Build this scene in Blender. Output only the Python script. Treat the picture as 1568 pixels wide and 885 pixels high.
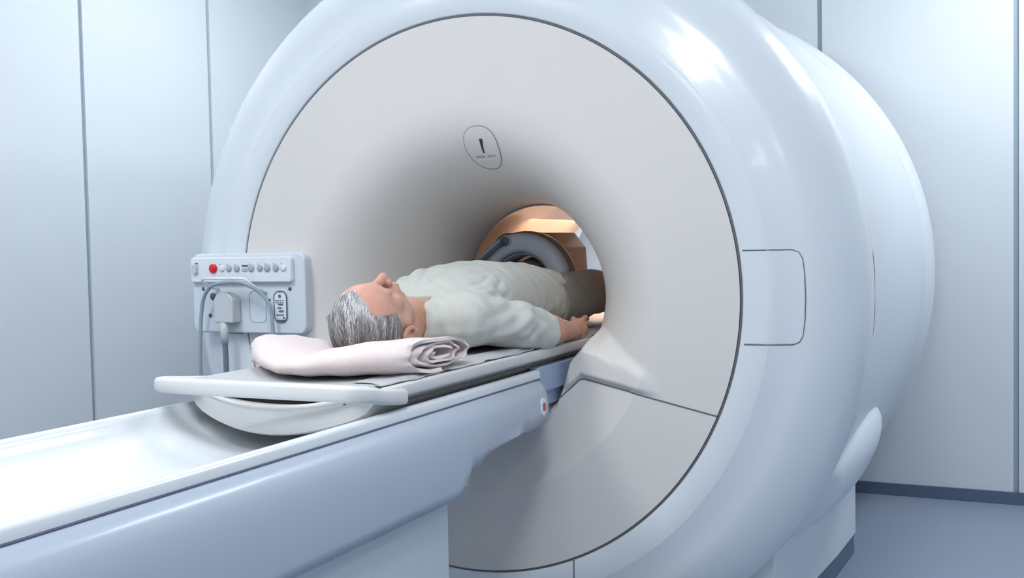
import bpy, bmesh, math, random
import numpy as np
from mathutils import Vector, Matrix
random.seed(7); rng = np.random.default_rng(7)
C = bpy.context.scene.collection
for o in list(bpy.data.objects): bpy.data.objects.remove(o)

# ------------------------------------------------------------------ camera
S = bpy.context.scene
R, Z0 = 0.85, 1.02                      # face disc radius, height of the bore axis
F, yaw, pitch, roll = 1598.03, 0.441558, 0.0421685, -0.020283
cam = bpy.data.cameras.new('camera'); co = bpy.data.objects.new('camera', cam); C.objects.link(co)
fw = Vector((-math.sin(yaw)*math.cos(pitch), math.cos(yaw)*math.cos(pitch), -math.sin(pitch)))
rt = Vector((math.cos(yaw), math.sin(yaw), 0)); up = rt.cross(fw)
r2 = math.cos(roll)*rt + math.sin(roll)*up; u2 = -math.sin(roll)*rt + math.cos(roll)*up
M = Matrix((r2, u2, -fw)).transposed().to_4x4(); M.translation = Vector((1.5033, -2.83874, 1.17441))
co.matrix_world = M
cam.sensor_width = 36; cam.lens = F/1568*36; cam.clip_start = 0.05
S.camera = co
# ------------------------------------------------------------------ world, exposure
w = bpy.data.worlds.new('world'); S.world = w; w.use_nodes = True
w.node_tree.nodes['Background'].inputs[0].default_value = (0.90, 0.95, 1.0, 1)
w.node_tree.nodes['Background'].inputs[1].default_value = 0.24
S.view_settings.view_transform = 'Standard'; S.view_settings.look = 'None'
S.view_settings.exposure = 0.27; S.view_settings.gamma = 1; S.view_settings.use_curve_mapping = False
# ------------------------------------------------------------------ lights (ceiling panels and the lamp inside the bore)
CEIL = 2.95
def area(name, loc, sx, sy, power, col, rot=(0, 0, 0)):
    l = bpy.data.lights.new(name, 'AREA'); l.shape = 'RECTANGLE'; l.size = sx; l.size_y = sy
    l.energy = power; l.color = col
    o = bpy.data.objects.new(name, l); o.location = loc; o.rotation_euler = rot; C.objects.link(o); return o
LIGHTS = [(-0.9, -1.9), (1.1, -1.9), (-1.1, 0.75), (2.05, 1.3), (2.7, -4.2), (0.3, -4.2)]
COOL = (0.95, 0.98, 1.0)
for (x, y), pw in zip(LIGHTS, (25, 24, 14, 27, 9, 15)):
    area('ceiling_lamp', (x, y, CEIL-0.03), 0.6, 1.15, pw, COOL)
area('bore_lamp', (-0.13, 1.12, Z0+0.255), 0.08, 0.5, 2.6, (1.0, 0.66, 0.42))
area('bore_lamp', (-0.12, 1.75, Z0+0.36), 0.3, 0.15, 8.0, (0.85, 0.92, 1.0))

# ------------------------------------------------------------------ materials
def mat(name, col, rough=0.4, spec=0.5, noise=0.0, nscale=40, bump=0.0, bscale=200, metal=0.0, sss=0.0, coat=0.0, attr=None, emit=None, sheen=0.0):
    m = bpy.data.materials.new(name); m.use_nodes = True; nt = m.node_tree; b = nt.nodes['Principled BSDF']
    b.inputs['Base Color'].default_value = (*col, 1); b.inputs['Roughness'].default_value = rough
    b.inputs['Specular IOR Level'].default_value = spec; b.inputs['Metallic'].default_value = metal
    b.inputs['Coat Weight'].default_value = coat; b.inputs['Sheen Weight'].default_value = sheen
    if sss:
        b.inputs['Subsurface Weight'].default_value = sss; b.inputs['Subsurface Radius'].default_value = (1, .35, .2); b.inputs['Subsurface Scale'].default_value = 0.008
    tc = nt.nodes.new('ShaderNodeTexCoord')
    src = None
    if attr:
        a = nt.nodes.new('ShaderNodeAttribute'); a.attribute_name = attr; src = a.outputs['Color']
    if noise:
        n = nt.nodes.new('ShaderNodeTexNoise'); n.inputs['Scale'].default_value = nscale; n.inputs['Detail'].default_value = 4
        nt.links.new(tc.outputs['Object'], n.inputs['Vector'])
        mr = nt.nodes.new('ShaderNodeMapRange'); mr.inputs['From Min'].default_value = .3; mr.inputs['From Max'].default_value = .7
        mr.inputs['To Min'].default_value = 1-noise; mr.inputs['To Max'].default_value = 1+noise
        nt.links.new(n.outputs['Fac'], mr.inputs['Value'])
        mx = nt.nodes.new('ShaderNodeMix'); mx.data_type = 'RGBA'; mx.blend_type = 'MULTIPLY'; mx.inputs['Factor'].default_value = 1
        if src: nt.links.new(src, mx.inputs['A'])
        else: mx.inputs['A'].default_value = (*col, 1)
        nt.links.new(mr.outputs['Result'], mx.inputs['B']); src = mx.outputs['Result']
    if src: nt.links.new(src, b.inputs['Base Color'])
    if bump:
        n2 = nt.nodes.new('ShaderNodeTexNoise'); n2.inputs['Scale'].default_value = bscale; n2.inputs['Detail'].default_value = 3
        nt.links.new(tc.outputs['Object'], n2.inputs['Vector'])
        bp = nt.nodes.new('ShaderNodeBump'); bp.inputs['Strength'].default_value = bump; bp.inputs['Distance'].default_value = 0.002
        nt.links.new(n2.outputs['Fac'], bp.inputs['Height']); nt.links.new(bp.outputs['Normal'], b.inputs['Normal'])
    if emit:
        b.inputs['Emission Color'].default_value = (*emit[0], 1); b.inputs['Emission Strength'].default_value = emit[1]
    return m
MW = mat('wall_panel_paint', (.70, .745, .785), .33, .5, .01, 3)
MWJ = mat('wall_joint_metal', (.34, .42, .49), .4)
MC = mat('ceiling_paint', (.82, .85, .88), .7)
MF = mat('floor_vinyl', (.235, .285, .375), .38, .5, .22, 260, .05, 400)
MBB = mat('baseboard_vinyl', (.10, .14, .21), .5)
MFACE = mat('face_cover_plastic', (.75, .718, .69), .42, .4, .01, 4)
MLOW = mat('lower_cover_plastic', (.66, .65, .645), .45, .4)
MSH = mat('shell_gloss_plastic', (.745, .79, .83), .27, .5, .008, 3, coat=.2)
MSH2 = mat('magnet_shell_plastic', (.70, .75, .80), .3, .5)
MSEAM = mat('dark_seam', (.15, .15, .165), .6)
MTUBE = mat('bore_tube_plastic', (.82, .66, .53), .25, .5, coat=.4)
MRING = mat('bore_ring_plastic', (.36, .38, .48), .4)
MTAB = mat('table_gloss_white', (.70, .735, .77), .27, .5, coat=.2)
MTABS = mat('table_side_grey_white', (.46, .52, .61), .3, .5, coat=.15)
MPED = mat('pedestal_white', (.56, .62, .67), .4)
MCR = mat('cradle_white', (.68, .68, .675), .33)
MDK = mat('painted_slot_shade', (.03, .02, .02), .8)
MPAD = mat('grey_pad_vinyl', (.50, .51, .53), .55, .3, .03, 60)
MSHEET = mat('grey_sheet_cloth', (.50, .50, .51), .8, .2, .05, 90, .3, 700, sheen=.2)
MTOWEL = mat('pale_pink_towel', (.86, .725, .70), .95, .1, .03, 120, .55, 900, sheen=.5)
MSKIN = mat('skin', (.7, .4, .3), .48, .4, .05, 45, .15, 500, sss=.25, attr='col')
MHAIR = mat('grey_hair', (.3, .3, .3), .5, .4, attr='col')
MSHIRT = mat('sage_grey_cotton', (.60, .605, .555), .85, .2, .03, 200, .3, 900, sheen=.25)
MTROU = mat('taupe_trousers', (.30, .28, .25), .85, .2, .05, 120, .3, 700)
MPAN = mat('control_panel_plastic', (.68, .74, .79), .35)
MPAN2 = mat('control_strip_plastic', (.78, .82, .86), .35)
MRED = mat('red_button', (.75, .01, .02), .3)
MBTN = mat('grey_button', (.42, .46, .50), .35)
MBTW = mat('white_button', (.8, .84, .88), .3)
MCON = mat('dark_connector', (.10, .13, .17), .5)
MPLUG = mat('plug_grey_plastic', (.60, .62, .64), .3)
MCAB = mat('grey_cable', (.33, .39, .46), .5)
MCABD = mat('dark_grey_cable', (.16, .20, .25), .5)
MCOIL = mat('coil_grey_plastic', (.50, .53, .61), .4)
MCOILB = mat('coil_casing_plastic', (.20, .165, .14), .5)
MLAMP = mat('lamp_diffuser', (1, 1, 1), .5, emit=((.9, .96, 1), 3.2))
MFRAME = mat('lamp_frame', (.8, .82, .84), .5)
MDOCK = mat('docking_blue_grey', (.36, .44, .62), .4)

# ------------------------------------------------------------------ helpers
def mesh_np(name, V, Fc, m=None, parent=None, smooth=True, col=None):
    me = bpy.data.meshes.new(name)
    if isinstance(Fc, np.ndarray):
        n, k = Fc.shape
        me.vertices.add(len(V)); me.vertices.foreach_set('co', np.asarray(V, np.float32).ravel())
        me.loops.add(n*k); me.loops.foreach_set('vertex_index', Fc.astype(np.int32).ravel())
        me.polygons.add(n); me.polygons.foreach_set('loop_start', np.arange(0, n*k, k, dtype=np.int32))
        try: me.polygons.foreach_set('loop_total', np.full(n, k, dtype=np.int32))
        except Exception: pass
        me.update(calc_edges=True)
    else:
        me.from_pydata([tuple(v) for v in V], [], Fc)
    me.validate()
    if smooth: me.polygons.foreach_set('use_smooth', [True]*len(me.polygons))
    if col is not None:
        a = me.color_attributes.new('col', 'FLOAT_COLOR', 'POINT')
        c4 = np.ones((len(V), 4), np.float32); c4[:, :3] = col; a.data.foreach_set('color', c4.ravel())
    if m: me.materials.append(m)
    o = bpy.data.objects.new(name, me); C.objects.link(o)
    if parent: put(o, parent)
    return o
def put(o, parent):
    o.parent = parent; o.matrix_parent_inverse = Matrix.Translation(-absloc(parent))
def absloc(o):
    v = o.location.copy()
    while o.parent:
        v = v + o.matrix_parent_inverse.translation; o = o.parent; v = v + o.location
    return v
def finish(bm, name, m, parent=None, smooth=False, bevel=0, seg=2, recalc=True):
    if recalc: bmesh.ops.recalc_face_normals(bm, faces=bm.faces)
    me = bpy.data.meshes.new(name); bm.to_mesh(me); bm.free(); me.materials.append(m)
    if smooth: me.polygons.foreach_set('use_smooth', [True]*len(me.polygons))
    o = bpy.data.objects.new(name, me); C.objects.link(o)
    if parent: put(o, parent)
    if bevel:
        b = o.modifiers.new('bevel', 'BEVEL'); b.width = bevel; b.segments = seg; b.limit_method = 'ANGLE'; b.angle_limit = .6
        me.polygons.foreach_set('use_smooth', [True]*len(me.polygons))
        wn = o.modifiers.new('wn', 'WEIGHTED_NORMAL'); wn.keep_sharp = True
    return o
def addbox(bm, x0, x1, y0, y1, z0, z1):
    vs = [bm.verts.new((x, y, z)) for x in (x0, x1) for y in (y0, y1) for z in (z0, z1)]
    for f in ((0, 1, 3, 2), (4, 6, 7, 5), (0, 4, 5, 1), (2, 3, 7, 6), (0, 2, 6, 4), (1, 5, 7, 3)): bm.faces.new([vs[i] for i in f])
def box(name, x0, x1, y0, y1, z0, z1, m, parent=None, bevel=0):
    bm = bmesh.new(); addbox(bm, x0, x1, y0, y1, z0, z1); return finish(bm, name, m, parent, bevel=bevel)
def extrude(name, pts, a0, a1, axis, m, parent=None, bevel=0, smooth=False):
    """polygon pts in the plane across `axis`, extruded from a0 to a1 (axis 0: pts=(y,z); 1: (x,z); 2: (x,y))"""
    bm = bmesh.new()
    def P(p, a): return (a, p[0], p[1]) if axis == 0 else ((p[0], a, p[1]) if axis == 1 else (p[0], p[1], a))
    A = [bm.verts.new(P(p, a0)) for p in pts]; B = [bm.verts.new(P(p, a1)) for p in pts]; n = len(pts)
    bm.faces.new(A); bm.faces.new(B[::-1])
    for i in range(n): bm.faces.new((A[i], A[(i+1) % n], B[(i+1) % n], B[i]))
    return finish(bm, name, m, parent, bevel=bevel, smooth=smooth)
def rrect(cx, cz, w_, h_, r, n=6):
    p = []
    for (sx, sz, a0) in ((1, 1, 0), (-1, 1, 90), (-1, -1, 180), (1, -1, 270)):
        for i in range(n+1):
            a = math.radians(a0+90*i/n); p.append((cx+sx*(w_/2-r)+r*math.cos(a), cz+sz*(h_/2-r)+r*math.sin(a)))
    return p
def tube(name, pts, r, m, parent=None, n=10, closed=False, smooth_pts=0):
    P = [Vector(p) for p in pts]
    if smooth_pts:      # Catmull-Rom resample
        Q = []; L = len(P); rg = range(L) if closed else range(L-1)
        for i in rg:
            p0, p1, p2, p3 = (P[(i-1) % L] if closed or i > 0 else P[0]), P[i], P[(i+1) % L], (P[(i+2) % L] if closed or i+2 < L else P[-1])
            for k in range(smooth_pts):
                t = k/smooth_pts
                Q.append(.5*((2*p1)+(p2-p0)*t+(2*p0-5*p1+4*p2-p3)*t*t+(3*p1-p0-3*p2+p3)*t**3))
        if not closed: Q.append(P[-1])
        P = Q
    L = len(P); rr = r if hasattr(r, '__len__') else [r]*L
    V = []; Fc = []; prev = None
    for i in range(L):
        t = (P[(i+1) % L]-P[i-1]) if closed else (P[min(i+1, L-1)]-P[max(i-1, 0)])
        t.normalize()
        if prev is None:
            a = Vector((0, 0, 1)) if abs(t.z) < .9 else Vector((1, 0, 0)); nrm = t.cross(a).normalized()
        else: nrm = (prev-t*prev.dot(t)).normalized()
        prev = nrm; b = t.cross(nrm)
        for k in range(n):
            a = 2*math.pi*k/n; V.append(P[i]+(nrm*math.cos(a)+b*math.sin(a))*rr[i if len(rr) == L else min(int(i*len(rr)/L), len(rr)-1)])
    for i in range(L if closed else L-1):
        j = (i+1) % L
        for k in range(n): Fc.append((i*n+k, i*n+(k+1) % n, j*n+(k+1) % n, j*n+k))
    if not closed: Fc.append(tuple(range(n))[::-1]); Fc.append(tuple((L-1)*n+k for k in range(n)))
    return mesh_np(name, V, Fc, m, parent)
def revolve(name, prof, m, parent=None, seg=256, xmax=None, zlim=.3, a0=0, a1=2*math.pi, floor=0.0, zc=Z0):
    """surface of revolution about the bore axis; profile = (y, r)"""
    P = np.array(prof); n = len(P); full = abs(a1-a0-2*math.pi) < 1e-6
    A = np.linspace(a0, a1, seg+1)[:seg if full else seg+1]; k = len(A)
    X = P[None, :, 1]*np.cos(A)[:, None]; Z = zc+P[None, :, 1]*np.sin(A)[:, None]; Y = np.repeat(P[None, :, 0], k, 0)
    if xmax: X = np.where(Z < zlim, np.clip(X, -xmax, xmax), X)
    Z = np.maximum(Z, floor)
    V = np.stack([X, Y, Z], -1).reshape(-1, 3)
    i = np.arange(k if full else k-1)[:, None]; j = np.arange(n-1)[None]; i2 = (i+1) % k
    Fc = np.stack([i*n+j, i*n+j+1, i2*n+j+1, i2*n+j], -1).reshape(-1, 4)
    return mesh_np(name, V, Fc, m, parent)
def spline(pts, n=8):
    P = [Vector((*p, 0)) for p in pts]; Q = []
    for i in range(len(P)-1):
        p0, p1, p2, p3 = P[max(i-1, 0)], P[i], P[i+1], P[min(i+2, len(P)-1)]
        for k in range(n):
            t = k/n; v = .5*((2*p1)+(p2-p0)*t+(2*p0-5*p1+4*p2-p3)*t*t+(3*p1-p0-3*p2+p3)*t**3); Q.append((v.x, v.y))
    Q.append(pts[-1]); return Q
def thing(name, label, cat, loc=(0, 0, 0), group=None):
    o = bpy.data.objects.new(name, None); C.objects.link(o); o.location = loc; o.empty_display_size = .1
    o['label'] = label; o['category'] = cat
    if group: o['group'] = group
    return o
def tag(o, label, cat, group=None):
    o['label'] = label; o['category'] = cat
    if group: o['group'] = group
    return o
def origin_to(o, loc):
    loc = Vector(loc); o.data.transform(Matrix.Translation(-loc)); o.location = loc; return o
def struct(o): o['kind'] = 'structure'; return o

# ------------------------------------------------------------------ the room
XL, YB, XR, YF = -2.151, 2.16, 3.9, -6.0
struct(box('floor', XL-.1, XR+.1, YF-.1, YB+.1, -.1, 0, MF))
struct(box('ceiling', XL-.1, XR+.1, YF-.1, YB+.1, CEIL, CEIL+.1, MC))
def wall(name, m=MWJ, **k): return struct(box(name, *k['b'], m))
wb = wall('wall_back', b=(XL-.1, XR+.1, YB+.012, YB+.1, 0, CEIL))
wl = wall('wall_left', b=(XL-.1, XL-.012, YF, YB+.012, 0, CEIL))
wr = wall('wall_right', b=(XR, XR+.1, YF, YB+.012, 0, CEIL), m=MW)
wf = wall('wall_front', b=(XL-.1, XR+.1, YF-.1, YF, 0, CEIL), m=MW)
G = .011
seams = [XL-.02] + [.733+.815*k for k in range(-3, 4)] + [XR+.02]
for a, b in zip(seams[:-1], seams[1:]):
    p = box('wall_panel', a+G, min(b-G, XR), YB, YB+.012, .055, CEIL, MW, wb)
ys = [YB+.0 - .8145*k for k in range(0, 11)]
for a, b in zip(ys[1:], ys[:-1]):
    box('wall_panel', XL-.012, XL, a+G, b-(G if b < YB-.01 else .0), .055, CEIL, MW, wl)
struct(box('baseboard_back', XL, XR, YB-.012, YB+.0, 0, .055, MBB))
struct(box('baseboard_left', XL, XL+.012, YF, YB-.012, 0, .055, MBB))
WHERE = ['over the head end of the patient table', 'in front of the scanner, right of the patient table', 'over the gap between scanner and left wall', 'beside the scanner near the back wall', 'farthest to the right behind the viewer', 'over the viewer, in line with the scanner']
for (x, y), wh in zip(LIGHTS, WHERE):
    t = thing('ceiling_light', 'flat white ceiling light panel '+wh, 'ceiling light', (x, y, CEIL), 'ceiling light panels')
    box('diffuser', x-.29, x+.29, y-.57, y+.57, CEIL-.012, CEIL-.004, MLAMP, t)
    bm = bmesh.new()
    for q in ((x-.32, x-.29, y-.6, y+.6), (x+.29, x+.32, y-.6, y+.6), (x-.29, x+.29, y-.6, y-.57), (x-.29, x+.29, y+.57, y+.6)): addbox(bm, *q, CEIL-.02, CEIL)
    finish(bm, 'frame', MFRAME, t)

# ------------------------------------------------------------------ the scanner
mri = thing('mri_scanner', 'large round white magnetic resonance scanner with a warm white face and open bore', 'medical scanner', (0, 1.0, 0))
# face cover: polar height field, flat ring then bell mouth into the bore
RB, YBORE = .30, .60
def bell(r, e=1.5):
    u = np.clip((r-RB)/(.62-RB), 0, 1)                  # 0 at bore, 1 at flat ring
    return YBORE*(1-np.sqrt(np.clip(1-(1-u)**e, 0, 1)))*1.0
def sstep(x): x = np.clip(x, 0, 1); return x*x*(3-2*x)
def facedepth(X, Z):
    r = np.hypot(X, Z-Z0); Y = bell(r, 1.62+1.0*sstep(((Z-Z0)/r+.15)/1.15))
    Yl = .34*np.clip(.612-r, 0, None)**1.0                # shallow dish under the ledge, creased at r = .61
    # ledge that carries the table: below the ledge line the surface comes forward
    ax = np.abs(X)
    xs = np.array([0, .27, .285, .32, .36, .42, .50, .56, .60, .64, .9])
    zt = np.array([.70, .70, .745, .845, .885, .872, .825, .79, .765, .73, .40])
    t = np.interp(ax, xs, zt)
    s = sstep((Z-t+.035)/.07)                            # 0 under the ledge, 1 above
    Y = Yl+(Y-Yl)*s
    seam = np.interp(ax, [0, .25, .36, .52, .78, .9], [.675, .679, .772, .747, .689, .66])
    Y = Y - .018*sstep((.64-ax)/.12)*sstep((ax-.29)/.03)*(1-sstep((Z-t+.01)/.05))*sstep((Z-seam)/.02)
    return Y
nr, na = 190, 720
rr_ = np.concatenate([np.linspace(RB, .64, 150), np.linspace(.64, .849, 40)[1:]]); nr = len(rr_)
A = np.linspace(0, 2*np.pi, na+1)[:na]
GX = rr_[None]*np.cos(A)[:, None]; GZ = Z0+rr_[None]*np.sin(A)[:, None]; GY = facedepth(GX, GZ)
V = np.stack([GX, GY, GZ], -1).reshape(-1, 3)
i = np.arange(na)[:, None]; j = np.arange(nr-1)[None]
Fq = np.stack([i*nr+j, i*nr+j+1, ((i+1) % na)*nr+j+1, ((i+1) % na)*nr+j], -1).reshape(-1, 4)
cx = V[Fq][:, :, 0].mean(1); cz = V[Fq][:, :, 2].mean(1)
seamz = np.interp(np.abs(cx), [0, .25, .36, .52, .78, .9], [.675, .679, .772, .747, .689, .66])
lowm = cz < seamz
gap = (np.abs(cx) < .235) & (cz < .80) & (cz > .62)
def sub(name, mask, m):
    Fm = Fq[mask]; u, inv = np.unique(Fm, return_inverse=True); return mesh_np(name, V[u], inv.reshape(-1, 4), m, mri)
sub('face_cover', ~lowm, MFACE); sub('lower_cover', lowm, MFACE)
# cover seams (dark gasket lines)
def on_face(x, z, off=-.0005): return (x, float(facedepth(np.array([x]), np.array([z]))[0])+off, z)
for sgn in (1, -1):
    xs_ = np.concatenate([np.linspace(.25, .345, 14), np.linspace(.35, .375, 6), np.linspace(.39, .782, 40)])
    pts = [on_face(sgn*x, float(np.interp(x, [.25, .352, .368, .52, .78], [.679, .768, .770, .747, .689]))) for x in xs_]
    tube('cover_seam', pts, .0022, MSEAM, mri, n=6)
# gasket between face and bezel
tube('face_gasket', [((R+.0025)*math.cos(a), .006, Z0+(R+.0025)*math.sin(a)) for a in np.linspace(0, 2*math.pi, 361)[:-1]], (.0040), MSEAM, mri, n=8, closed=True)
# front shell: flat bezel then rounded rim
prof = [(.03, .8555), (.002, .857), (-.001, .861), (-.002, .90)] + spline([(-.002, .934), (.005, .950), (.020, .99), (.036, 1.045), (.068, 1.10), (.108, 1.143), (.155, 1.168), (.20, 1.178)], 6) + [(.204, 1.1775), (.206, 1.174), (.206, 1.14)]
revolve('front_shell', prof, MSH, mri, seg=288, xmax=.885, zlim=.245)
# magnet body
prof = [(.19, 1.10), (.208, 1.150), (.214, 1.160)] + spline([(.23, 1.164), (.5, 1.176), (1.0, 1.192), (1.5, 1.202), (1.81, 1.206)], 6) + [(1.815, 1.204), (1.817, 1.19)]
revolve('magnet_body', prof, MSH2, mri, seg=256, xmax=.90, zlim=.29)
prof = [(1.817, 1.18), (1.822, 1.203)] + spline([(1.826, 1.206), (1.87, 1.226), (1.93, 1.236), (1.99, 1.225), (2.04, 1.18), (2.065, 1.08)], 6) + [(2.07, .9), (2.07, .60)] + spline([(2.06, .56), (1.9, .42), (1.7, .34), (1.50, .303)], 8) + [(1.47, .300)]
revolve('rear_shell', prof, MSH2, mri, seg=256, xmax=.90, zlim=.29, zc=Z0+.012)
# bore tube and ring
revolve('bore_tube', [(.605, .300), (.62, .302), (.66, .303), (1.46, .303), (1.475, .3)], MTUBE, mri, seg=128)
revolve('bore_ring', [(.596, .3005), (.597, .2955), (.603, .2935), (.612, .2955), (.613, .303)], MRING, mri, seg=128)
tube('bore_light_strip', [(.10, y, Z0+.2835) for y in np.linspace(.7, 1.44, 9)], .004, MTUBE, mri, n=6)
# outlines of the side hatches on the shell, left and right
pr = np.array([p for p in spline([(-.002, .934), (.005, .950), (.020, .99), (.036, 1.045), (.068, 1.10), (.108, 1.143), (.155, 1.168), (.20, 1.178)], 6)])
def shell_y(r): return float(np.interp(r, np.concatenate([[.86], pr[:, 1]]), np.concatenate([[-.002], pr[:, 0]])))
for s in (1, -1):
    outl = [(.858, 1.147)]+[(x, 1.147) for x in np.linspace(.87, .985, 8)]+[(1.003, 1.140), (1.013, 1.122), (1.018, 1.08), (1.020, 1.02), (1.018, .96), (1.012, .915), (1.003, .897), (.985, .890)]+[(x, .890) for x in np.linspace(.97, .86, 8)]
    # hatch plate: a thin skin proud of the shell, with a dark joint round it
    xs_ = np.linspace(.862, 1.018, 14); zs_ = np.linspace(.893, 1.144, 18); V2 = []
    for z in zs_:
        for x in xs_:
            lim = 1.016-.018*max(0, (abs(z-1.0185)-.100)/.026)**2
            x2 = min(x, lim); V2.append((s*x2, shell_y(math.hypot(x2, z-Z0))-.0012, z))
    n = len(xs_); F2 = [(a*n+b, a*n+b+1, (a+1)*n+b+1, (a+1)*n+b) for a in range(len(zs_)-1) for b in range(n-1)]
    if s > 0: F2 = [f[::-1] for f in F2]
    h = mesh_np('hatch', V2, F2, MSH, mri)
    tube('hatch_joint', [(s*x, shell_y(math.hypot(x, z-Z0))-.0004, z) for x, z in outl], .0016, MSEAM, h, n=6)
    # hatch continued on the magnet body behind the rim
    tube('side_joint', [(s*(1.1705+(y-.21)*.02)*1.0*math.cos(a), y, Z0+(1.1705+(y-.21)*.02)*math.sin(a)) for y, a in [(.212, .108), (.235, .108), (.25, .104), (.258, .09), (.262, .05), (.262, -.05), (.258, -.095), (.25, -.108), (.235, -.112), (.212, -.112)]], .002, MSEAM, mri, n=6)
# plate above the bore with its little landmark: an upright mark over a thin line
yp = float(bell(np.array([.455]))[0])
def face_pt(x, z, off): return (x, float(facedepth(np.array([x]), np.array([z]))[0])-off, z)
def oval(n=64):
    o = []
    for k in range(n):
        a = 2*math.pi*k/n; c, s_ = math.cos(a), math.sin(a)
        o.append((.057*math.copysign(abs(c)**.86, c), .061*math.copysign(abs(s_)**.86, s_)))
    return o
LX, LZ = .046, Z0+.457
V2 = [face_pt(LX, LZ, .0025)]; F2 = []
for ring in range(1, 9):
    for (x, z) in oval(): V2.append(face_pt(LX+x*ring/8, LZ+z*ring/8, .0025))
for k in range(64): F2.append((0, 1+k, 1+(k+1) % 64))
for ring in range(7):
    for k in range(64): a = 1+ring*64; F2.append((a+k, a+64+k, a+64+(k+1) % 64, a+(k+1) % 64))
pl = mesh_np('round_plate', V2, [f[::-1] for f in F2], MFACE, mri)
tube('plate_joint', [face_pt(LX+x*1.02, LZ+z*1.02, .001) for x, z in oval()], .0015, mat('joint_grey', (.25, .25, .27), .5), pl, n=6, closed=True)
mk = mat('mark_black', (.03, .03, .03), .5); mg = mat('mark_grey', (.33, .33, .35), .5); mw_ = mat('mark_white', (.85, .85, .85), .5)
def strip(name, pts, wd, m, off=.0035):
    V2 = []
    for (x, z), w_ in zip(pts, wd): V2 += [face_pt(LX+x-w_[0], LZ+z-w_[1], off), face_pt(LX+x+w_[0], LZ+z+w_[1], off)]
    return mesh_np(name, V2, [(2*i_, 2*i_+2, 2*i_+3, 2*i_+1) for i_ in range(len(pts)-1)], m, pl, smooth=False)
strip('upright_mark', [(.005, .024), (.004, .015), (.001, .0), (-.001, -.017)], [(.0055, 0), (.0055, 0), (.0040, 0), (.0028, 0)], mk)
strip('line_mark', [(-.036, -.026), (-.004, -.026)], [(0, .0016)]*2, mg); strip('line_mark', [(.006, -.026), (.036, -.026)], [(0, .0016)]*2, mg)
strip('line_mark', [(-.036, -.034), (.038, -.034)], [(0, .0022)]*2, mw_)
# plinth and kick base
for s in (1, -1):
    pp = [(s*.60, .212), (s*.892, .212), (s*.945, .50), (s*.98, .86), (s*1.0, 1.185), (s*.60, 1.185)]
    extrude('plinth', pp, .075, .40, 2, MSH2, mri, bevel=.004)
    extrude('kick_base', [(x-s*.006 if abs(x) > .7 else x, y-.003) for x, y in pp], 0, .075, 2, MBB, mri)
    # lower fairing: swelling flank that runs back from the rim
    nu, nv = 60, 44; V2 = []
    for a in range(nu):
        y = .209+.83*a/(nu-1)
        for b in range(nv):
            z = .26+.44*b/(nv-1); q_ = ((y-.58)/.42)**2+((z-.462+.15*(.75-y))/.17)**2; g_ = max(0, 1-q_)**.62*float(sstep(np.array([(y-.225)/.07]))[0])
            V2.append((s*(math.sqrt((1.164+.02*y)**2-(z-Z0)**2)-.004+.085*g_), y, z))
    F2 = [(a*nv+b, a*nv+b+1, (a+1)*nv+b+1, (a+1)*nv+b) for a in range(nu-1) for b in range(nv-1)]
    mesh_np('lower_fairing', V2, F2 if s < 0 else [f[::-1] for f in F2], MSH2, mri)
# vertical seam of the front shell under the face
tube('shell_seam', [(.347, -.0025, z) for z in np.linspace(.0, .241, 8)], .0022, MSEAM, mri, n=6)

# ------------------------------------------------------------------ patient table (fixed base)
tb = thing('patient_table', 'long glossy white patient table base with raised rails running up to the bore', 'table', (0, -1.4, 0))
def section(zb):
    half = [(0, .714), (.10, .722), (.18, .741), (.225, .757), (.244, .766), (.257, .782), (.264, .800), (.268, .808), (.274, .8125), (.282, .8125), (.288, .809), (.2905, .803), (.2905, .789)]
    return half
def loft(name, secs, m, parent, closed=True, caps=True, smooth=True):
    n = len(secs[0]); V2 = [p for s_ in secs for p in s_]; F2 = []
    for a in range(len(secs)-1):
        for b in range(n if closed else n-1): F2.append((a*n+b, a*n+(b+1) % n, (a+1)*n+(b+1) % n, (a+1)*n+b))
    if caps: F2.append(tuple(range(n))[::-1]); F2.append(tuple((len(secs)-1)*n+b for b in range(n)))
    o = mesh_np(name, V2, F2, m, parent, smooth=smooth)
    bm = bmesh.new(); bm.from_mesh(o.data); bmesh.ops.recalc_face_normals(bm, faces=bm.faces); bm.to_mesh(o.data); bm.free()
    return o
Y0T, Y1T = -2.75, -.095
hs = section(0); top = hs+[(.288, .787), (.2, .70)]
full = [(x, z) for x, z in top]+[(-x, z) for x, z in reversed(top[1:])]
o = loft('table_rail_tray', [[(x, y, z) for x, z in full] for y in (Y0T, -1.5, -.6, Y1T-.01, Y1T)], MTAB, tb)
o.modifiers.new('es', 'EDGE_SPLIT').split_angle = math.radians(50)
def zb(y):
    if y < -.645: return .565
    if y < -.56: return .565+.055*sstep(np.array([(y+.645)/.085]))[0]*1.0
    return float(np.interp(y, [-.56, -.50, -.42, -.20, -.13], [.620, .643, .651, .664, .668]))
ysn = list(np.linspace(Y0T, -.70, 8))+list(np.linspace(-.66, -.13, 30))+[-.12, -.11, -.103, -.098, -.0955]
secs = []
bodyp = [(.287, .7855), (.2885, .7835), (.296, .780), (.306, .772), (.316, .757), (.322, .735), (.3245, .70), (.324, .66), (.3215, .62), (.318, .59), (.315, .567), (.29, .565), (.15, .565), (0, .565)]
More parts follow.
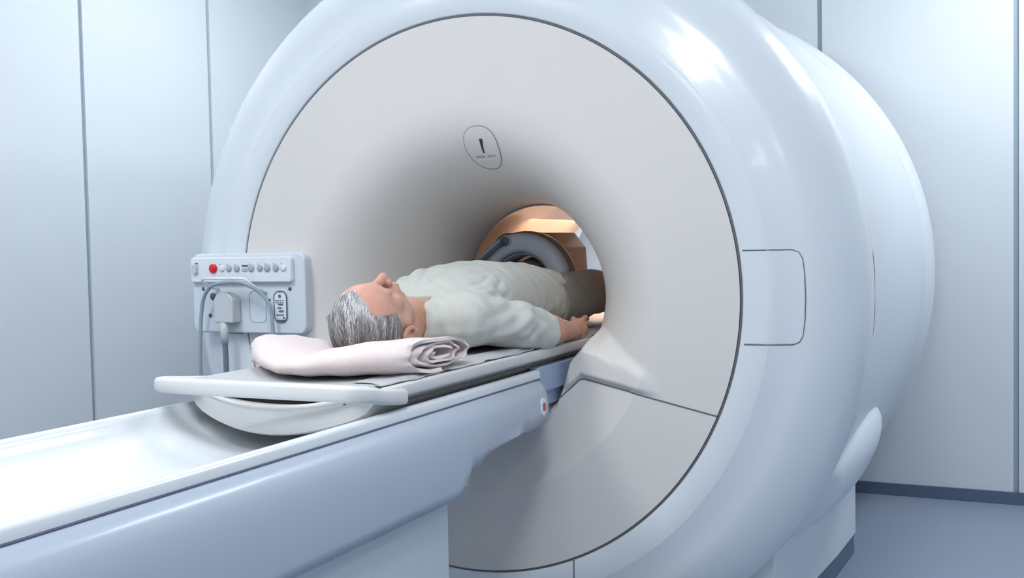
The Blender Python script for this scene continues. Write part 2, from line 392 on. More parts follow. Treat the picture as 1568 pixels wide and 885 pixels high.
for y in ysn:
    k = 0 if y < -.125 else (1-math.sqrt(max(0, 1-((y+.125)/.03)**2)))*.03
    b_ = zb(min(y, -.13))+k; s_ = []
    for x, z in bodyp:
        z2 = max(z, b_)
        if z < b_: x2 = x-.006*min(1, (b_-z)/.03)
        else: x2 = x-.012*math.exp(-((z-b_)/.014)**2)*(1 if y > -.6 else 0)
        s_.append((x2-(k*.5 if x > .1 else 0), y, min(z2, .7855)))
    s_ = [(0, y, .69), (.20, y, .70), (.275, y, .735)]+s_
    secs.append(s_+[(-x, y_, z) for x, y_, z in reversed(s_[1:-1])])
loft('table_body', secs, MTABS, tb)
tube('rail_groove', [(.2885, y, .7865) for y in np.linspace(Y0T, Y1T+.001, 30)], .0022, mat('groove_blue_grey', (.16, .17, .27), .6), tb, n=6)
tube('rail_groove', [(-.2885, y, .7865) for y in np.linspace(Y0T, Y1T+.001, 30)], .0022, mat('groove_blue_grey2', (.16, .17, .27), .6), tb, n=6)
box('pedestal', -.285, .285, -2.7, -.648, 0, .561, MPED, tb, bevel=.004)
bt = extrude('release_button', [(x, z) for x, z in rrect(-.155, .716, .030, .050, .0148, 8)], .322, .3275, 0, MBTW, tb, bevel=.001)
bd = extrude('red_dot', rrect(-.154, .716, .014, .024, .0068, 8), .3275, .3292, 0, MRED, bt)
bd.visible_shadow = True
# docking piece between table and bore
dk = box('docking_bridge', -.268, .268, -.094, .33, .695, .742, MDOCK, tb, bevel=.004)
for s in (1, -1):
    x0, x1 = sorted((s*.255, s*.285)); box('docking_rail', x0, x1, -.094, .30, .742, .818, MDOCK, tb, bevel=.004)
    if 0: tube('docking_gap', [(s*x, -.02, z) for x, z in [(.262, .715), (.300, .742), (.312, .765), (.318, .800), (.335, .835), (.36, .860)]], .004, MSEAM, tb, n=6)

# ------------------------------------------------------------------ sliding tabletop (cradle)
ct = thing('sliding_tabletop', 'white curved sliding tabletop with slotted head end handle, lying in the table rails', 'tabletop', (0, -.2, .75))
YE = -.975
def arc(x, c, e, half=.262): return c+(e-c)*(abs(x)/half)**2
N = 24; xs_ = np.linspace(-.262, .262, N)
def lip(x):      # upper edge of lower shell
    return .8235+(.856-.8235)*min(1, (abs(x)/.235))**2.2
def under(x): return .755+(.80-.755)*(min(abs(x), .235)/.235)**2+max(0, abs(x)-.235)*1.2
secs = []
for y, sh in ((YE+.006, .006), (YE+.014, .002), (YE+.03, 0), (YE+.06, 0), (0, 0), (1.5, 0)):
    yy = lambda x: y+.05*(abs(x)/.262)**2 if y < -.7 else y
    s_ = [(x, yy(x), under(x)+sh) for x in xs_]+[(x, yy(x), lip(x)-sh) for x in xs_[::-1]]
    secs.append(s_)
o = loft('cradle_shell', secs, MCR, ct)
o.modifiers.new('es', 'EDGE_SPLIT').split_angle = math.radians(60)
tube('shell_edge', [(x, YE+.010+.05*(abs(x)/.262)**2, lip(x)-.003) for x in np.linspace(-.25, .25, 30)], .006, MCR, ct, n=10)
# deck, and a near-black sheet standing in for shade in the hollow handle slot
box('deck', -.255, .255, YE+.03, 1.5, .848, .861, MCR, ct, bevel=.002)
box('slot_shade_sheet', -.19, .19, YE+.045, YE+.055, .815, .850, MDK, ct)
# handle bar that wraps round the corners
hp = [(-.272, -.86, .854), (-.278, -.92, .860), (-.282, -.965, .866), (-.272, -1.0, .869), (-.24, -1.012, .870), (-.12, -1.015, .870), (0, -1.016, .870), (.12, -1.015, .870), (.235, -1.012, .870), (.262, -1.004, .868), (.277, -.975, .864), (.282, -.93, .854), (.281, -.875, .846), (.277, -.84, .842)]
P = []
sp = [Vector(p) for p in hp]; Q = []
for i_ in range(len(sp)-1):
    p0, p1, p2, p3 = sp[max(i_-1, 0)], sp[i_], sp[i_+1], sp[min(i_+2, len(sp)-1)]
    for k in range(6):
        t = k/6; Q.append(.5*((2*p1)+(p2-p0)*t+(2*p0-5*p1+4*p2-p3)*t*t+(3*p1-p0-3*p2+p3)*t**3))
Q.append(sp[-1]); secs = []
for i_, q in enumerate(Q):
    t = (Q[min(i_+1, len(Q)-1)]-Q[max(i_-1, 0)]).normalized(); n_ = Vector((0, 0, 1)).cross(t).normalized()
    s_ = []
    for k in range(20):
        a = 2*math.pi*k/20; c_, s2 = math.cos(a), math.sin(a)
        s_.append(q+n_*(.018*math.copysign(abs(c_)**.6, c_))+Vector((0, 0, -.0025+.018*math.copysign(abs(s2)**.55, s2))))
    secs.append(s_)
loft('handle_bar', secs, MCR, ct)
for s in (1, -1):
    pr_ = [(s*.262, .835), (s*.279, .838), (s*.283, .850), (s*.281, .864), (s*.274, .868), (s*.262, .866)]
    extrude('side_rim', pr_ if s > 0 else pr_[::-1], -.90, 1.5, 1, MCR, ct, bevel=.002)
    tube('rim_gap', [(s*.279, y, .831) for y in np.linspace(-.86, 1.2, 12)], .0035, mat('gap_brown', (.06, .05, .05), .7), ct, n=6)

# ------------------------------------------------------------------ pad and sheet
o = extrude('mattress_pad', rrect(0, .8670, .50, .012, .005, 4), -.945, 1.45, 1, MPAD, bevel=0, smooth=False)
tag(origin_to(o, (0, .2, .861)), 'thin flat grey vinyl pad lying along the sliding tabletop', 'pad')
ny, nx = 150, 14; V2 = []
for a in range(ny):
    y = -.90+1.6*a/(ny-1)
    for b in range(nx):
        u = b/(nx-1); x = .19+.078*u+.005*math.sin(y*23)*u+.004*math.sin(y*57+1)*u
        z = .8750+.006*u*(math.sin(y*41+3*u)+.6*math.sin(y*17))*.5 - .020*max(0, (u-.75)/.25)**2
        V2.append((x, y, max(z, .8743 if x < .249 else .8705 if x < .262 else .8690)))
F2 = [(a*nx+b, (a+1)*nx+b, (a+1)*nx+b+1, a*nx+b+1) for a in range(ny-1) for b in range(nx-1)]
F2 = [f[::-1] for f in F2]
o = mesh_np('sheet', V2, F2, MSHEET); sm = o.modifiers.new('s', 'SOLIDIFY'); sm.thickness = .002; sm.offset = 1
tag(origin_to(o, (.2, 0, .884)), 'grey rumpled sheet edge lying on the pad under the man\'s arm', 'sheet')

# ------------------------------------------------------------------ towel roll under the head
def towel():
    NP = 260; turns = 3.3; pts = []
    for k in range(NP):
        t = k/(NP-1); a = -math.pi/2-2*math.pi*turns*t
        sc = 1-.86*t**.92; rx, rz = .170*sc+.004, .0375*sc+.003
        c_, s_ = math.cos(a), math.sin(a)
        y = rx*math.copysign(abs(c_)**.75, c_); z = rz*math.copysign(abs(s_)**.9, s_)
        wob = t*(1-t)*4
        pts.append(Vector((y+.004*math.sin(a*3.1+1)*wob, z+.0022*math.sin(a*4.3)*wob)))
    th = .0042; n = NP
    L = []; Rr = []
    for k in range(n):
        t_ = (pts[min(k+1, n-1)]-pts[max(k-1, 0)]).normalized(); nn = Vector((-t_.y, t_.x)); L.append(pts[k]+nn*th*(.75 if k > 60 else 1)); Rr.append(pts[k]-nn*th*(.75 if k > 60 else 1))
    outl = L+Rr[::-1]; m_ = len(outl)
    FX = np.linspace(-.30, .30, 61); FY = np.interp(FX, [-.30, -.285, -.26, -.22, -.14, -.05, .03, .10, .18, .27, .30], [-.63, -.665, -.70, -.745, -.83, -.905, -.94, -.935, -.885, -.80, -.78])
    FY = np.convolve(np.pad(FY, 4, mode='edge'), np.ones(9)/9, 'valid')
    NX = 46; V2 = []
    for a in range(NX):
        u = a/(NX-1); x = -.285+.552*u
        dip = math.exp(-((x+.01)/.11)**2)
        endl = 1-.0*max(0, 1-(x+.285)/.06)**2
        endr = 1-.06*max(0, 1-(.265-x)/.02)**2
        for p in outl:
            y, z = p.x, p.y
            hz = (z+.044)
            hz *= (1-.46*dip*math.exp(-((y-.02)/.24)**2))*(1-.25*max(0, 1-(x+.285)/.07)**2)*(1-.16*(y+.17)/.34)
            fr_ = float(np.interp(x, FX, FY)); bk = float(np.interp(x, [-.30, -.2, .06, .3], [-.62, -.52, -.47, -.455]))
            yy = (fr_+bk)/2+y/.17*(bk-fr_)/2*endr
            V2.append((x+(.004*math.sin(p.x*60)+.003*math.sin(p.y*240) if a in (0, NX-1) else 0), yy, .8740+hz*1.06+.0012*math.sin(x*70+p.x*40)))
    F2 = []
    for a in range(NX-1):
        for b in range(m_): F2.append((a*m_+b, a*m_+(b+1) % m_, (a+1)*m_+(b+1) % m_, (a+1)*m_+b))
    for base, fl in ((0, 1), ((NX-1)*m_, 0)):
        for b in range(n-1):
            q = (base+b, base+b+1, base+m_-2-b, base+m_-1-b); F2.append(q if fl else q[::-1])
    o = mesh_np('rolled_towel', V2, F2, MTOWEL)
    bm = bmesh.new(); bm.from_mesh(o.data); bmesh.ops.recalc_face_normals(bm, faces=bm.faces); bm.to_mesh(o.data); bm.free()
    o.modifiers.new('es', 'EDGE_SPLIT').split_angle = math.radians(60)
    tag(origin_to(o, (0, -.64, .883)), 'pale pink rolled towel under the man\'s head, folded layers at its end', 'towel')
    return o
towel()

# ------------------------------------------------------------------ the man (implicit surfaces, polygonised)
def nets(Fv, xs, ys, zs):
    ins = Fv < 0
    nx, ny, nz = Fv.shape
    cnt = np.zeros((nx-1, ny-1, nz-1), np.int8)
    for a in (0, 1):
        for b in (0, 1):
            for c in (0, 1): cnt += ins[a:nx-1+a, b:ny-1+b, c:nz-1+c]
    act = (cnt > 0) & (cnt < 8); I, J, K = np.nonzero(act); idx = -np.ones(act.shape, np.int64); idx[I, J, K] = np.arange(len(I))
    acc = np.zeros((len(I), 3)); num = np.zeros(len(I)); cr = [(a, b, c) for a in (0, 1) for b in (0, 1) for c in (0, 1)]
    for p in cr:
        for d in range(3):
            if p[d]: continue
            q = list(p); q[d] = 1
            f0 = Fv[I+p[0], J+p[1], K+p[2]]; f1 = Fv[I+q[0], J+q[1], K+q[2]]; m_ = (f0 < 0) != (f1 < 0)
            t = np.where(m_, f0/np.where(m_, f0-f1, 1), 0)
            A_ = np.stack([xs[I+p[0]], ys[J+p[1]], zs[K+p[2]]], 1); B_ = np.stack([xs[I+q[0]], ys[J+q[1]], zs[K+q[2]]], 1)
            acc += np.where(m_[:, None], A_+(B_-A_)*t[:, None], 0); num += m_
    Vv = acc/num[:, None]; Fs = []
    for d in range(3):
        s0 = [slice(None)]*3; s1 = [slice(None)]*3; s0[d] = slice(0, -1); s1[d] = slice(1, None)
        o1, o2 = [(1, 2), (2, 0), (0, 1)][d]
        a_, b_ = ins[tuple(s0)], ins[tuple(s1)]; ch = a_ != b_; P_ = np.array(np.nonzero(ch)).T
        P_ = P_[(P_[:, o1] > 0) & (P_[:, o2] > 0) & (P_[:, o1] < Fv.shape[o1]-1) & (P_[:, o2] < Fv.shape[o2]-1)]
        def g(u, v):
            q = P_.copy(); q[:, o1] -= u; q[:, o2] -= v; return idx[q[:, 0], q[:, 1], q[:, 2]]
        quad = np.stack([g(1, 1), g(0, 1), g(0, 0), g(1, 0)], 1); fl = a_[P_[:, 0], P_[:, 1], P_[:, 2]]
        quad = np.where(fl[:, None], quad, quad[:, ::-1]); Fs.append(quad)
    return Vv, np.concatenate(Fs)
class Field:
    def __init__(s, xs, ys, zs): s.x, s.y, s.z = [np.asarray(a, np.float64) for a in (xs, ys, zs)]; s.F = np.full((len(xs), len(ys), len(zs)), 1.0, np.float32)
    def win(s, lo, hi):
        return tuple(slice(max(0, np.searchsorted(a, l)-1), min(len(a), np.searchsorted(a, h)+1)) for a, l, h in zip((s.x, s.y, s.z), lo, hi))
    def grid(s, w_): return s.x[w_[0]][:, None, None], s.y[w_[1]][None, :, None], s.z[w_[2]][None, None, :]
    def put(s, fn, lo, hi, k=.01, op='u'):
        w_ = s.win([l-.03-k for l in lo], [h+.03+k for h in hi]); X_, Y_, Z_ = s.grid(w_); d = fn(X_, Y_, Z_).astype(np.float32); Fw = s.F[w_]
        if op == 'u':
            h = np.clip(.5+.5*(Fw-d)/k, 0, 1); s.F[w_] = Fw+(d-Fw)*h-k*h*(1-h)
        else:
            d = -d; h = np.clip(.5-.5*(Fw-d)/k, 0, 1); s.F[w_] = Fw+(d-Fw)*h+k*h*(1-h)
    def cap(s, a, b, ra, rb, k=.012, op='u'):
        a, b = np.array(a, float), np.array(b, float); ab = b-a; L2 = ab@ab; rm = max(ra, rb)
        def fn(X_, Y_, Z_):
            t = np.clip(((X_-a[0])*ab[0]+(Y_-a[1])*ab[1]+(Z_-a[2])*ab[2])/L2, 0, 1)
            return np.sqrt((X_-a[0]-ab[0]*t)**2+(Y_-a[1]-ab[1]*t)**2+(Z_-a[2]-ab[2]*t)**2)-(ra+(rb-ra)*t)
        s.put(fn, np.minimum(a, b)-rm, np.maximum(a, b)+rm, k, op)
    def ell(s, c, r, k=.012, op='u', rotx=0):
        c, r = np.array(c, float), np.array(r, float); cs, sn = math.cos(rotx), math.sin(rotx)
        def fn(X_, Y_, Z_):
            x_, y_, z_ = X_-c[0], Y_-c[1], Z_-c[2]; y2 = cs*y_+sn*z_; z2 = -sn*y_+cs*z_
            k0 = np.sqrt((x_/r[0])**2+(y2/r[1])**2+(z2/r[2])**2); k1 = np.sqrt((x_/r[0]**2)**2+(y2/r[1]**2)**2+(z2/r[2]**2)**2)+1e-9
            return k0*(k0-1)/k1
        m_ = r.max(); e = r if rotx == 0 else np.array([r[0], m_, m_]); s.put(fn, c-e, c+e, k, op)
    def trunk(s, prof, k=.02, off=0, p=2.4, zb_=.868, y0=None, y1=None):
        P_ = np.array(prof)
        def fn(X_, Y_, Z_):
            y = np.clip(Y_, P_[0, 0], P_[-1, 0]); a = np.interp(y, P_[:, 0], P_[:, 1])+off; zt = np.interp(y, P_[:, 0], P_[:, 2])+off
            zb2 = zb_-off*.3; c = (zt+zb2)/2; h = (zt-zb2)/2
            f = ((np.abs(X_)/a)**p+(np.abs(Z_-c)/h)**p)**(1/p)
            d = (f-1)*np.minimum(a, h); e = np.maximum(P_[0, 0]-Y_, Y_-P_[-1, 0])
            return np.maximum(d, e)
        s.put(fn, (-.25, P_[0, 0]-.02, .86), (.25, P_[-1, 0]+.02, 1.16), k)
def steps(segs):
    out = [segs[0][0]]
    for a, b, d in segs:
        n = max(1, round((b-a)/d)); out += list(a+(b-a)*np.arange(1, n+1)/n)
    return np.array(out)
TR = [(-.345, .075, .985), (-.315, .125, 1.015), (-.28, .165, 1.045), (-.23, .185, 1.075), (-.15, .190, 1.105), (-.03, .188, 1.118), (.12, .178, 1.118), (.30, .172, 1.108), (.42, .176, 1.098), (.52, .170, 1.085)]
def smooth_tab(T):
    T = np.array(T); yy = np.linspace(T[0, 0], T[-1, 0], 60); out = [yy]
    for c in (1, 2):
        v = np.interp(yy, T[:, 0], T[:, c]); kk = np.array([1, 2, 3, 2, 1])/9.
        v2 = np.convolve(np.pad(v, 2, mode='edge'), kk, 'valid'); out.append(v2)
    return np.stack(out, 1)
TR = smooth_tab(TR)
def arm(Fd, s):
    Fd.cap((s*.165, -.27, .965), (s*.262, -.015, .915), .048, .038, .02)
    Fd.cap((s*.262, -.015, .915), (s*.262, .06, .914), .038, .043, .02)
    Fd.cap((s*.262, .06, .914), (s*.258, .225, .900), .043, .027, .015)
    Fd.cap((s*.258, .225, .900), (s*.256, .265, .898), .026, .024, .012)
    # palm and fingers, relaxed beside the hip
    Fd.ell((s*.256, .305, .899), (.022, .045, .034), .010)
    for z, l1, l2, dz in ((.944, .040, .034, .004), (.928, .045, .038, .001), (.911, .042, .036, -.002), (.896, .034, .028, -.005)):
        z -= .018; a = (s*.256, .335, z); b = (s*.250, .335+l1, z+dz); c = (s*.236, .335+l1+l2*.75, z+dz*1.5-.006)
        Fd.cap(a, b, .0088, .0082, .004); Fd.cap(b, c, .0082, .0070, .003)
    Fd.cap((s*.250, .275, .915), (s*.232, .315, .928), .0120, .0098, .008); Fd.cap((s*.232, .315, .928), (s*.222, .350, .926), .0095, .0075, .003)
LEG = [((.095, .40, .975), (.115, .72, 1.000), .098, .078), ((.115, .72, 1.000), (.105, 1.13, .945), .074, .048)]
def headwarp(P_):
    t = sstep((-.335-P_[:, 1])/.07)[:, None]; c = np.array([0, -.425, 1.095]); k = np.array([1.07, 1.10, 1.12])
    return P_*(1-t)+(c+(P_-c)*k)*t
LEGS = {1: [((.095, .40, .975), (.15, .72, 1.000), .098, .078), ((.15, .72, 1.000), (.12, 1.13, .945), .074, .048)], -1: [((.090, .40, .985), (.072, .70, 1.027), .098, .099), ((.074, .70, 1.020), (.09, 1.13, .945), .074, .048)]}
def person():
    xs = steps([(-.34, -.105, .0045), (-.105, .105, .0024), (.105, .34, .0036)]); ys = steps([(-.68, -.30, .0024), (-.30, -.03, .0075), (-.03, .45, .0034), (.45, 1.42, .010)]); zs = steps([(.845, 1.17, .0027)])
    B = Field(xs, ys, zs)
    # trunk, legs, arms
    B.trunk(TR, .02, -.012)
    B.ell((0, .44, .972), (.148, .12, .082), .03)
    for s in (1, -1):
        for a, b, ra, rb in LEGS[s]: B.cap((s*a[0], a[1], a[2]), (s*b[0], b[1], b[2]), ra-.012, rb-.010, .02)
        B.cap((s*.105, 1.14, .93), (s*.125, 1.175, 1.05), .036, .030, .02)     # feet
        B.ell((s*.10, -.29, .96), (.09, .05, .06), .03)
        arm(B, s)
    # neck
    B.cap((0, -.47, .955), (0, -.30, .945), .056, .064, .02)
    B.cap((0, -.425, .985), (0, -.32, .985), .038, .046, .02)
    # head
    B.ell((0, -.540, .984), (.0775, .089, .094), .02)
    B.ell((0, -.548, 1.012), (.066, .074, .066), .02)                        # forehead
    B.ell((0, -.462, 1.004), (.062, .075, .060), .02)                        # mid face
    B.ell((0, -.425, 1.004), (.050, .045, .046), .02)                        # jaw
    B.ell((0, -.397, 1.040), (.024, .019, .022), .014)                       # chin
    for s in (1, -1):
        B.cap((s*.056, -.455, .985), (s*.026, -.408, 1.012), .018, .014, .018)   # jawline
        B.ell((s*.044, -.476, 1.037), (.021, .022, .018), .014)              # cheekbone
        B.cap((s*.010, -.515, 1.073), (s*.046, -.512, 1.060), .0085, .0075, .012)   # brow ridge
        B.ell((s*.031, -.493, 1.083), (.020, .0130, .019), .010, 's')        # socket
        B.ell((s*.0305, -.4925, 1.0575), (.0145, .0125, .0125), .004)        # eye under lid
    B.cap((0, -.512, 1.071), (0, -.466, 1.088), .0095, .0125, .012)          # nose bridge
    B.ell((0, -.460, 1.0935), (.0125, .0115, .0125), .008)                    # tip
    for s in (1, -1):
        B.ell((s*.0135, -.4565, 1.082), (.0090, .010, .0090), .005)
        B.ell((s*.0065, -.4470, 1.0895), (.0034, .0030, .0040), .002, 's')
    B.ell((0, -.432, 1.062), (.029, .024, .018), .014)                       # muzzle
    B.ell((0, -.4300, 1.0775), (.0225, .0058, .0058), .004)                  # upper lip
    B.ell((0, -.4185, 1.0755), (.0200, .0062, .0062), .004)                  # lower lip
    B.cap((-.022, -.4245, 1.0805), (.022, -.4245, 1.0805), .0014, .0014, .003, 's')
    B.ell((0, -.4080, 1.0690), (.018, .005, .006), .006, 's')
    for s in (1, -1):
        B.cap((s*.031-.013, -.4860, 1.0690), (s*.031+.013, -.4865, 1.0655), .0010, .0010, .002, 's')   # closed lid line
        # ear
        B.ell((s*.0815, -.472, .962), (.0085, .031, .019), .004, rotx=.25)
        B.ell((s*.0905, -.476, .963), (.0060, .0205, .0105), .005, 's', rotx=.25)
        B.ell((s*.0835, -.465, .9665), (.006, .006, .0045), .003, 's')
        B.cap((s*.080, -.447, .962), (s*.082, -.441, .966), .007, .006, .004)
    Vb, Fb = nets(B.F, B.x, B.y, B.z)
    # skin colour
    def blob(c, r): return np.exp(-(((Vb-np.array(c))/np.array(r))**2).sum(1))
    base = np.array([.66, .37, .275]); col = np.tile(base, (len(Vb), 1))
    def mix(c, wgt): nonlocal col; col = col*(1-wgt[:, None])+np.array(c)*wgt[:, None]
    mix((.74, .44, .33), blob((0, -.40, 1.0), (.08, .05, .08))*.5)
    mix((.74, .33, .27), blob((0, -.56, 1.06), (.08, .05, .06))*.55)
    mix((.72, .27, .25), blob((0, -.458, 1.10), (.016, .02, .02))*.8)
    mix((.60, .24, .21), (blob((0, -.424, 1.080), (.02, .008, .009)))*.8)
    mix((.28, .15, .11), sum(blob((s*.031, -.4862, 1.069), (.014, .0018, .006)) for s in (1, -1))*.8)
    mix((.33, .22, .18), sum(blob((s*.030, -.513, 1.078), (.020, .0045, .012)) for s in (1, -1))*.6)
    mix((.66, .27, .20), sum(blob((s*.085, -.472, .96), (.012, .035, .022)) for s in (1, -1))*.6)
    mix((.36, .13, .09), sum(blob((s*.085, -.468, .965), (.008, .010, .007)) for s in (1, -1))*.8)
    mix((.60, .30, .21), np.clip((Vb[:, 1]+.36)/.04, 0, 1)*(Vb[:, 1] < -.2)*.6)
    mix((.62, .32, .22), (Vb[:, 1] > -.1)*.7)
    Vb = headwarp(Vb)
    p = mesh_np('person', Vb, Fb, MSKIN, col=col)
    ld = Vector((0, .0, .885)); origin_to(p, ld)
    tag(p, 'grey-haired man lying on his back in a sage T-shirt, arms at his sides', 'person')
    # ---------------- hair cap
    H = Field(steps([(-.11, .11, .0026)]), steps([(-.66, -.40, .0026)]), steps([(.87, 1.10, .0026)]))
    H.ell((0, -.541, .984), (.0815, .0930, .0960), .02); H.ell((0, -.550, 1.010), (.070, .0775, .070), .02)
    H.ell((0, -.50, .945), (.072, .062, .060), .02)
    X_, Y_, Z_ = H.grid((slice(None),)*3)
    line = Z_-(1.068-.35*(Y_+.60)-1.3*np.clip(np.abs(X_)-.015, 0, None)+.004*np.sin(X_*160+Y_*60))
    line = np.minimum(line, np.maximum(np.maximum(Y_+.498, -(Y_+.60)), Z_-1.012))   # sideburn
    earcut = -np.sqrt(((np.abs(X_)-.085)/.9)**2+(Y_+.468)**2+((Z_-.966)/.85)**2)+.026
    nape = Y_+.445+.9*(Z_-.93)
    H.F = np.maximum(np.maximum(np.maximum(H.F, line.astype(np.float32)), earcut.astype(np.float32)), (nape+0*X_).astype(np.float32))
    Vh, Fh = nets(H.F, H.x, H.y, H.z)
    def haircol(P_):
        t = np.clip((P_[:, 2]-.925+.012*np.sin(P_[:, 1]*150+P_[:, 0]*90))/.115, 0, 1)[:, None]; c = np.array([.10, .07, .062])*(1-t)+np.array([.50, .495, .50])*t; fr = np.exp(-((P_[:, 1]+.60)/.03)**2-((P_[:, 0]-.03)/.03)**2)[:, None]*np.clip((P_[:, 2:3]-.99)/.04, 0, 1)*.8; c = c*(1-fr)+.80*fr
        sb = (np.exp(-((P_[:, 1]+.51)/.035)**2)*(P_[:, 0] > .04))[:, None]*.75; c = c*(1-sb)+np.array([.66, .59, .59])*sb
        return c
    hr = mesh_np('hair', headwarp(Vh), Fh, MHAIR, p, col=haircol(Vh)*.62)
    # strands laid over the cap
    fq = Fh; ctr = Vh[fq].mean(1); nr_ = np.cross(Vh[fq[:, 2]]-Vh[fq[:, 0]], Vh[fq[:, 3]]-Vh[fq[:, 1]]); nr_ /= np.linalg.norm(nr_, axis=1)[:, None]+1e-12
    out = ((ctr-np.array([0, -.53, .975]))*nr_).sum(1) > .02
    ctr, nr_ = ctr[out], nr_[out]
    NS = 15000; pk = rng.integers(0, len(ctr), NS); p0 = ctr[pk]+rng.normal(0, .001, (NS, 3)); n0 = nr_[pk]
    side = np.clip((np.abs(p0[:, 0])-.05)/.02, 0, 1)*(p0[:, 1] > -.54)
    dirv = np.stack([.25*rng.normal(0, 1, NS)+.12*np.sin(p0[:, 1]*90)+.15, -.35+.35*side+.12*rng.normal(0, 1, NS), -1+0*side], 1)
    q = p0; pts = []; nk = n0.copy(); L = rng.uniform(.014, .028, NS); cen = np.array([0, -.541, .984]); rad = np.array([.0815, .093, .096])
    for k in range(5):
        pts.append(q+nk*(.0006+.0010*math.sin(k/4*math.pi))+0)
        d = dirv-(dirv*nk).sum(1)[:, None]*nk; d /= np.linalg.norm(d, axis=1)[:, None]; q = q+d*(L/4)[:, None]
        g_ = (q-cen)/rad**2; nk2 = g_/np.linalg.norm(g_, axis=1)[:, None]; nk = .6*nk+.4*nk2; nk /= np.linalg.norm(nk, axis=1)[:, None]
        dirv = dirv+rng.normal(0, .06, (NS, 3))
    pts = np.stack(pts, 1)           # NS,5,3
    sidev = np.cross(nk, dirv); sidev /= np.linalg.norm(sidev, axis=1)[:, None]
    wd = (np.array([.35, .5, .45, .3, .05])*.0009)[None, :, None]*rng.uniform(.7, 1.3, (NS, 1, 1))
    Vs = np.stack([pts-sidev[:, None]*wd, pts+sidev[:, None]*wd], 2).reshape(-1, 3); Vs = headwarp(Vs)
    b = np.arange(NS)[:, None]*10+np.arange(4)[None]*2; Fs = np.stack([b, b+1, b+3, b+2], -1).reshape(-1, 4)
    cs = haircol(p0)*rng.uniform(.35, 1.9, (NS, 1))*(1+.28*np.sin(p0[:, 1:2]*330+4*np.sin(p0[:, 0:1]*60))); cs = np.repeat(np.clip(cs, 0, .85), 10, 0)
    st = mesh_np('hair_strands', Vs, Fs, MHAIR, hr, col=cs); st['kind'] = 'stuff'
    # ---------------- T-shirt
    Sx = Field(steps([(-.36, .36, .0042)]), steps([(-.40, .56, .0042)]), steps([(.85, 1.17, .0038)]))
    SH = TR.copy()
    Sx.trunk(SH, .02, .006, p=2.3)
    for s in (1, -1):
        Sx.ell((s*.11, -.29, .965), (.10, .055, .068), .035)
        Sx.cap((s*.155, -.265, .972), (s*.225, -.12, .945), .072, .066, .03)
        Sx.cap((s*.225, -.12, .945), (s*.262, .045, .913), .066, .062, .02)
    Sx.cap((.05, -.335, .965), (-.05, -.335, .965), .06, .06, .03)
    X_, Y_, Z_ = Sx.grid((slice(None),)*3)
    # open sleeve ends, hem and neck
    sl = (Y_+.005)-.25*(np.abs(X_)-.26)+.10*(Z_-.9); cutm = np.where(np.abs(X_) > .197, sl, -1)
    hem = Y_-(.475+.012*np.sin(X_*14))
    neck = np.sqrt(X_**2+((Z_-.975)/1.35)**2)-(.072); neck = np.maximum(neck, (Y_+.283)+.25*(Z_-.98))
    neck2 = (Y_+.370)*-1+0*Z_+0*X_
    Fs_ = np.maximum(np.maximum(Sx.F, cutm.astype(np.float32)), hem.astype(np.float32)); Fs_ = np.maximum(Fs_, (-neck).astype(np.float32)); Fs_ = np.maximum(Fs_, (neck2).astype(np.float32))
    Vs, Fsq = nets(Fs_, Sx.x, Sx.y, Sx.z)
    # folds: ridges and hollows along short paths
    tri = Vs[Fsq]; fn = np.cross(tri[:, 2]-tri[:, 0], tri[:, 3]-tri[:, 1]); vn = np.zeros_like(Vs)
    for k in range(4): np.add.at(vn, Fsq[:, k], fn)
    vn /= np.linalg.norm(vn, axis=1)[:, None]+1e-12
    disp = np.zeros(len(Vs))
    # each fold: start (y, degrees round the trunk), end, width, height
    th = np.arctan2(Vs[:, 2]-.95, np.abs(Vs[:, 0]))*.17; side_ = np.where(Vs[:, 0] < 0, 1, 0)
    folds = [(-.27, 84, -.07, 62, .009, -.0055), (-.25, 70, -.05, 52, .010, .004),
             (-.07, 38, -.25, 20, .009, -.0065), (-.10, 46, -.25, 40, .008, -.005), (-.06, 27, -.29, 6, .010, -.007), (-.05, 50, -.20, 60, .010, -.004), (-.08, 32, -.26, 29, .007, .005),
             (-.09, 12, -.28, -8, .010, .006), (-.10, 0, -.27, -18, .010, -.006),
             (.02, 108, .01, 48, .010, -.006), (.06, 104, .06, 50, .009, .0045), (.13, 96, .17, 45, .009, -.0055), (.20, 94, .31, 38, .008, -.006), (.24, 92, .36, 40, .007, .0045),
             (.29, 92, .40, 36, .008, -.0055), (.36, 86, .43, 44, .008, -.004), (.10, 70, .30, 30, .008, -.004),
             (-.18, 26, -.03, 10, .009, -.0055), (-.20, 10, -.03, -6, .009, -.006), (-.12, 24, -.02, 24, .008, .004), (-.22, -4, -.06, -20, .009, .005)]
    for y0_, a0_, y1_, a1_, w_, h_ in folds:
        A_ = np.array([y0_, math.radians(a0_)*.17]); B_ = np.array([y1_, math.radians(a1_)*.17]); ab = B_-A_; q2 = np.stack([Vs[:, 1]+side_*.013, th], 1)-A_
        t = np.clip(q2@ab/(ab@ab), 0, 1); pn = np.array([-ab[1], ab[0]])/np.linalg.norm(ab)
        dd = np.linalg.norm(q2-ab*t[:, None]-pn*(.010*np.sin(t*np.pi))[:, None], axis=1); disp += h_*np.exp(-(dd/w_)**2)*np.sin(np.clip(t, .05, .95)*np.pi)**.5
    disp += .0019*np.sin(Vs[:, 1]*70+Vs[:, 0]*40+3*np.sin(Vs[:, 2]*30))*np.sin(Vs[:, 0]*45+Vs[:, 2]*50+2*np.sin(Vs[:, 1]*21))
    Vs = Vs+vn*disp[:, None]; Vs[:, 2] = np.maximum(Vs[:, 2], np.where(np.abs(Vs[:, 0]) < .27, .868, .855))
    mesh_np('t_shirt', Vs, Fsq, MSHIRT, p)
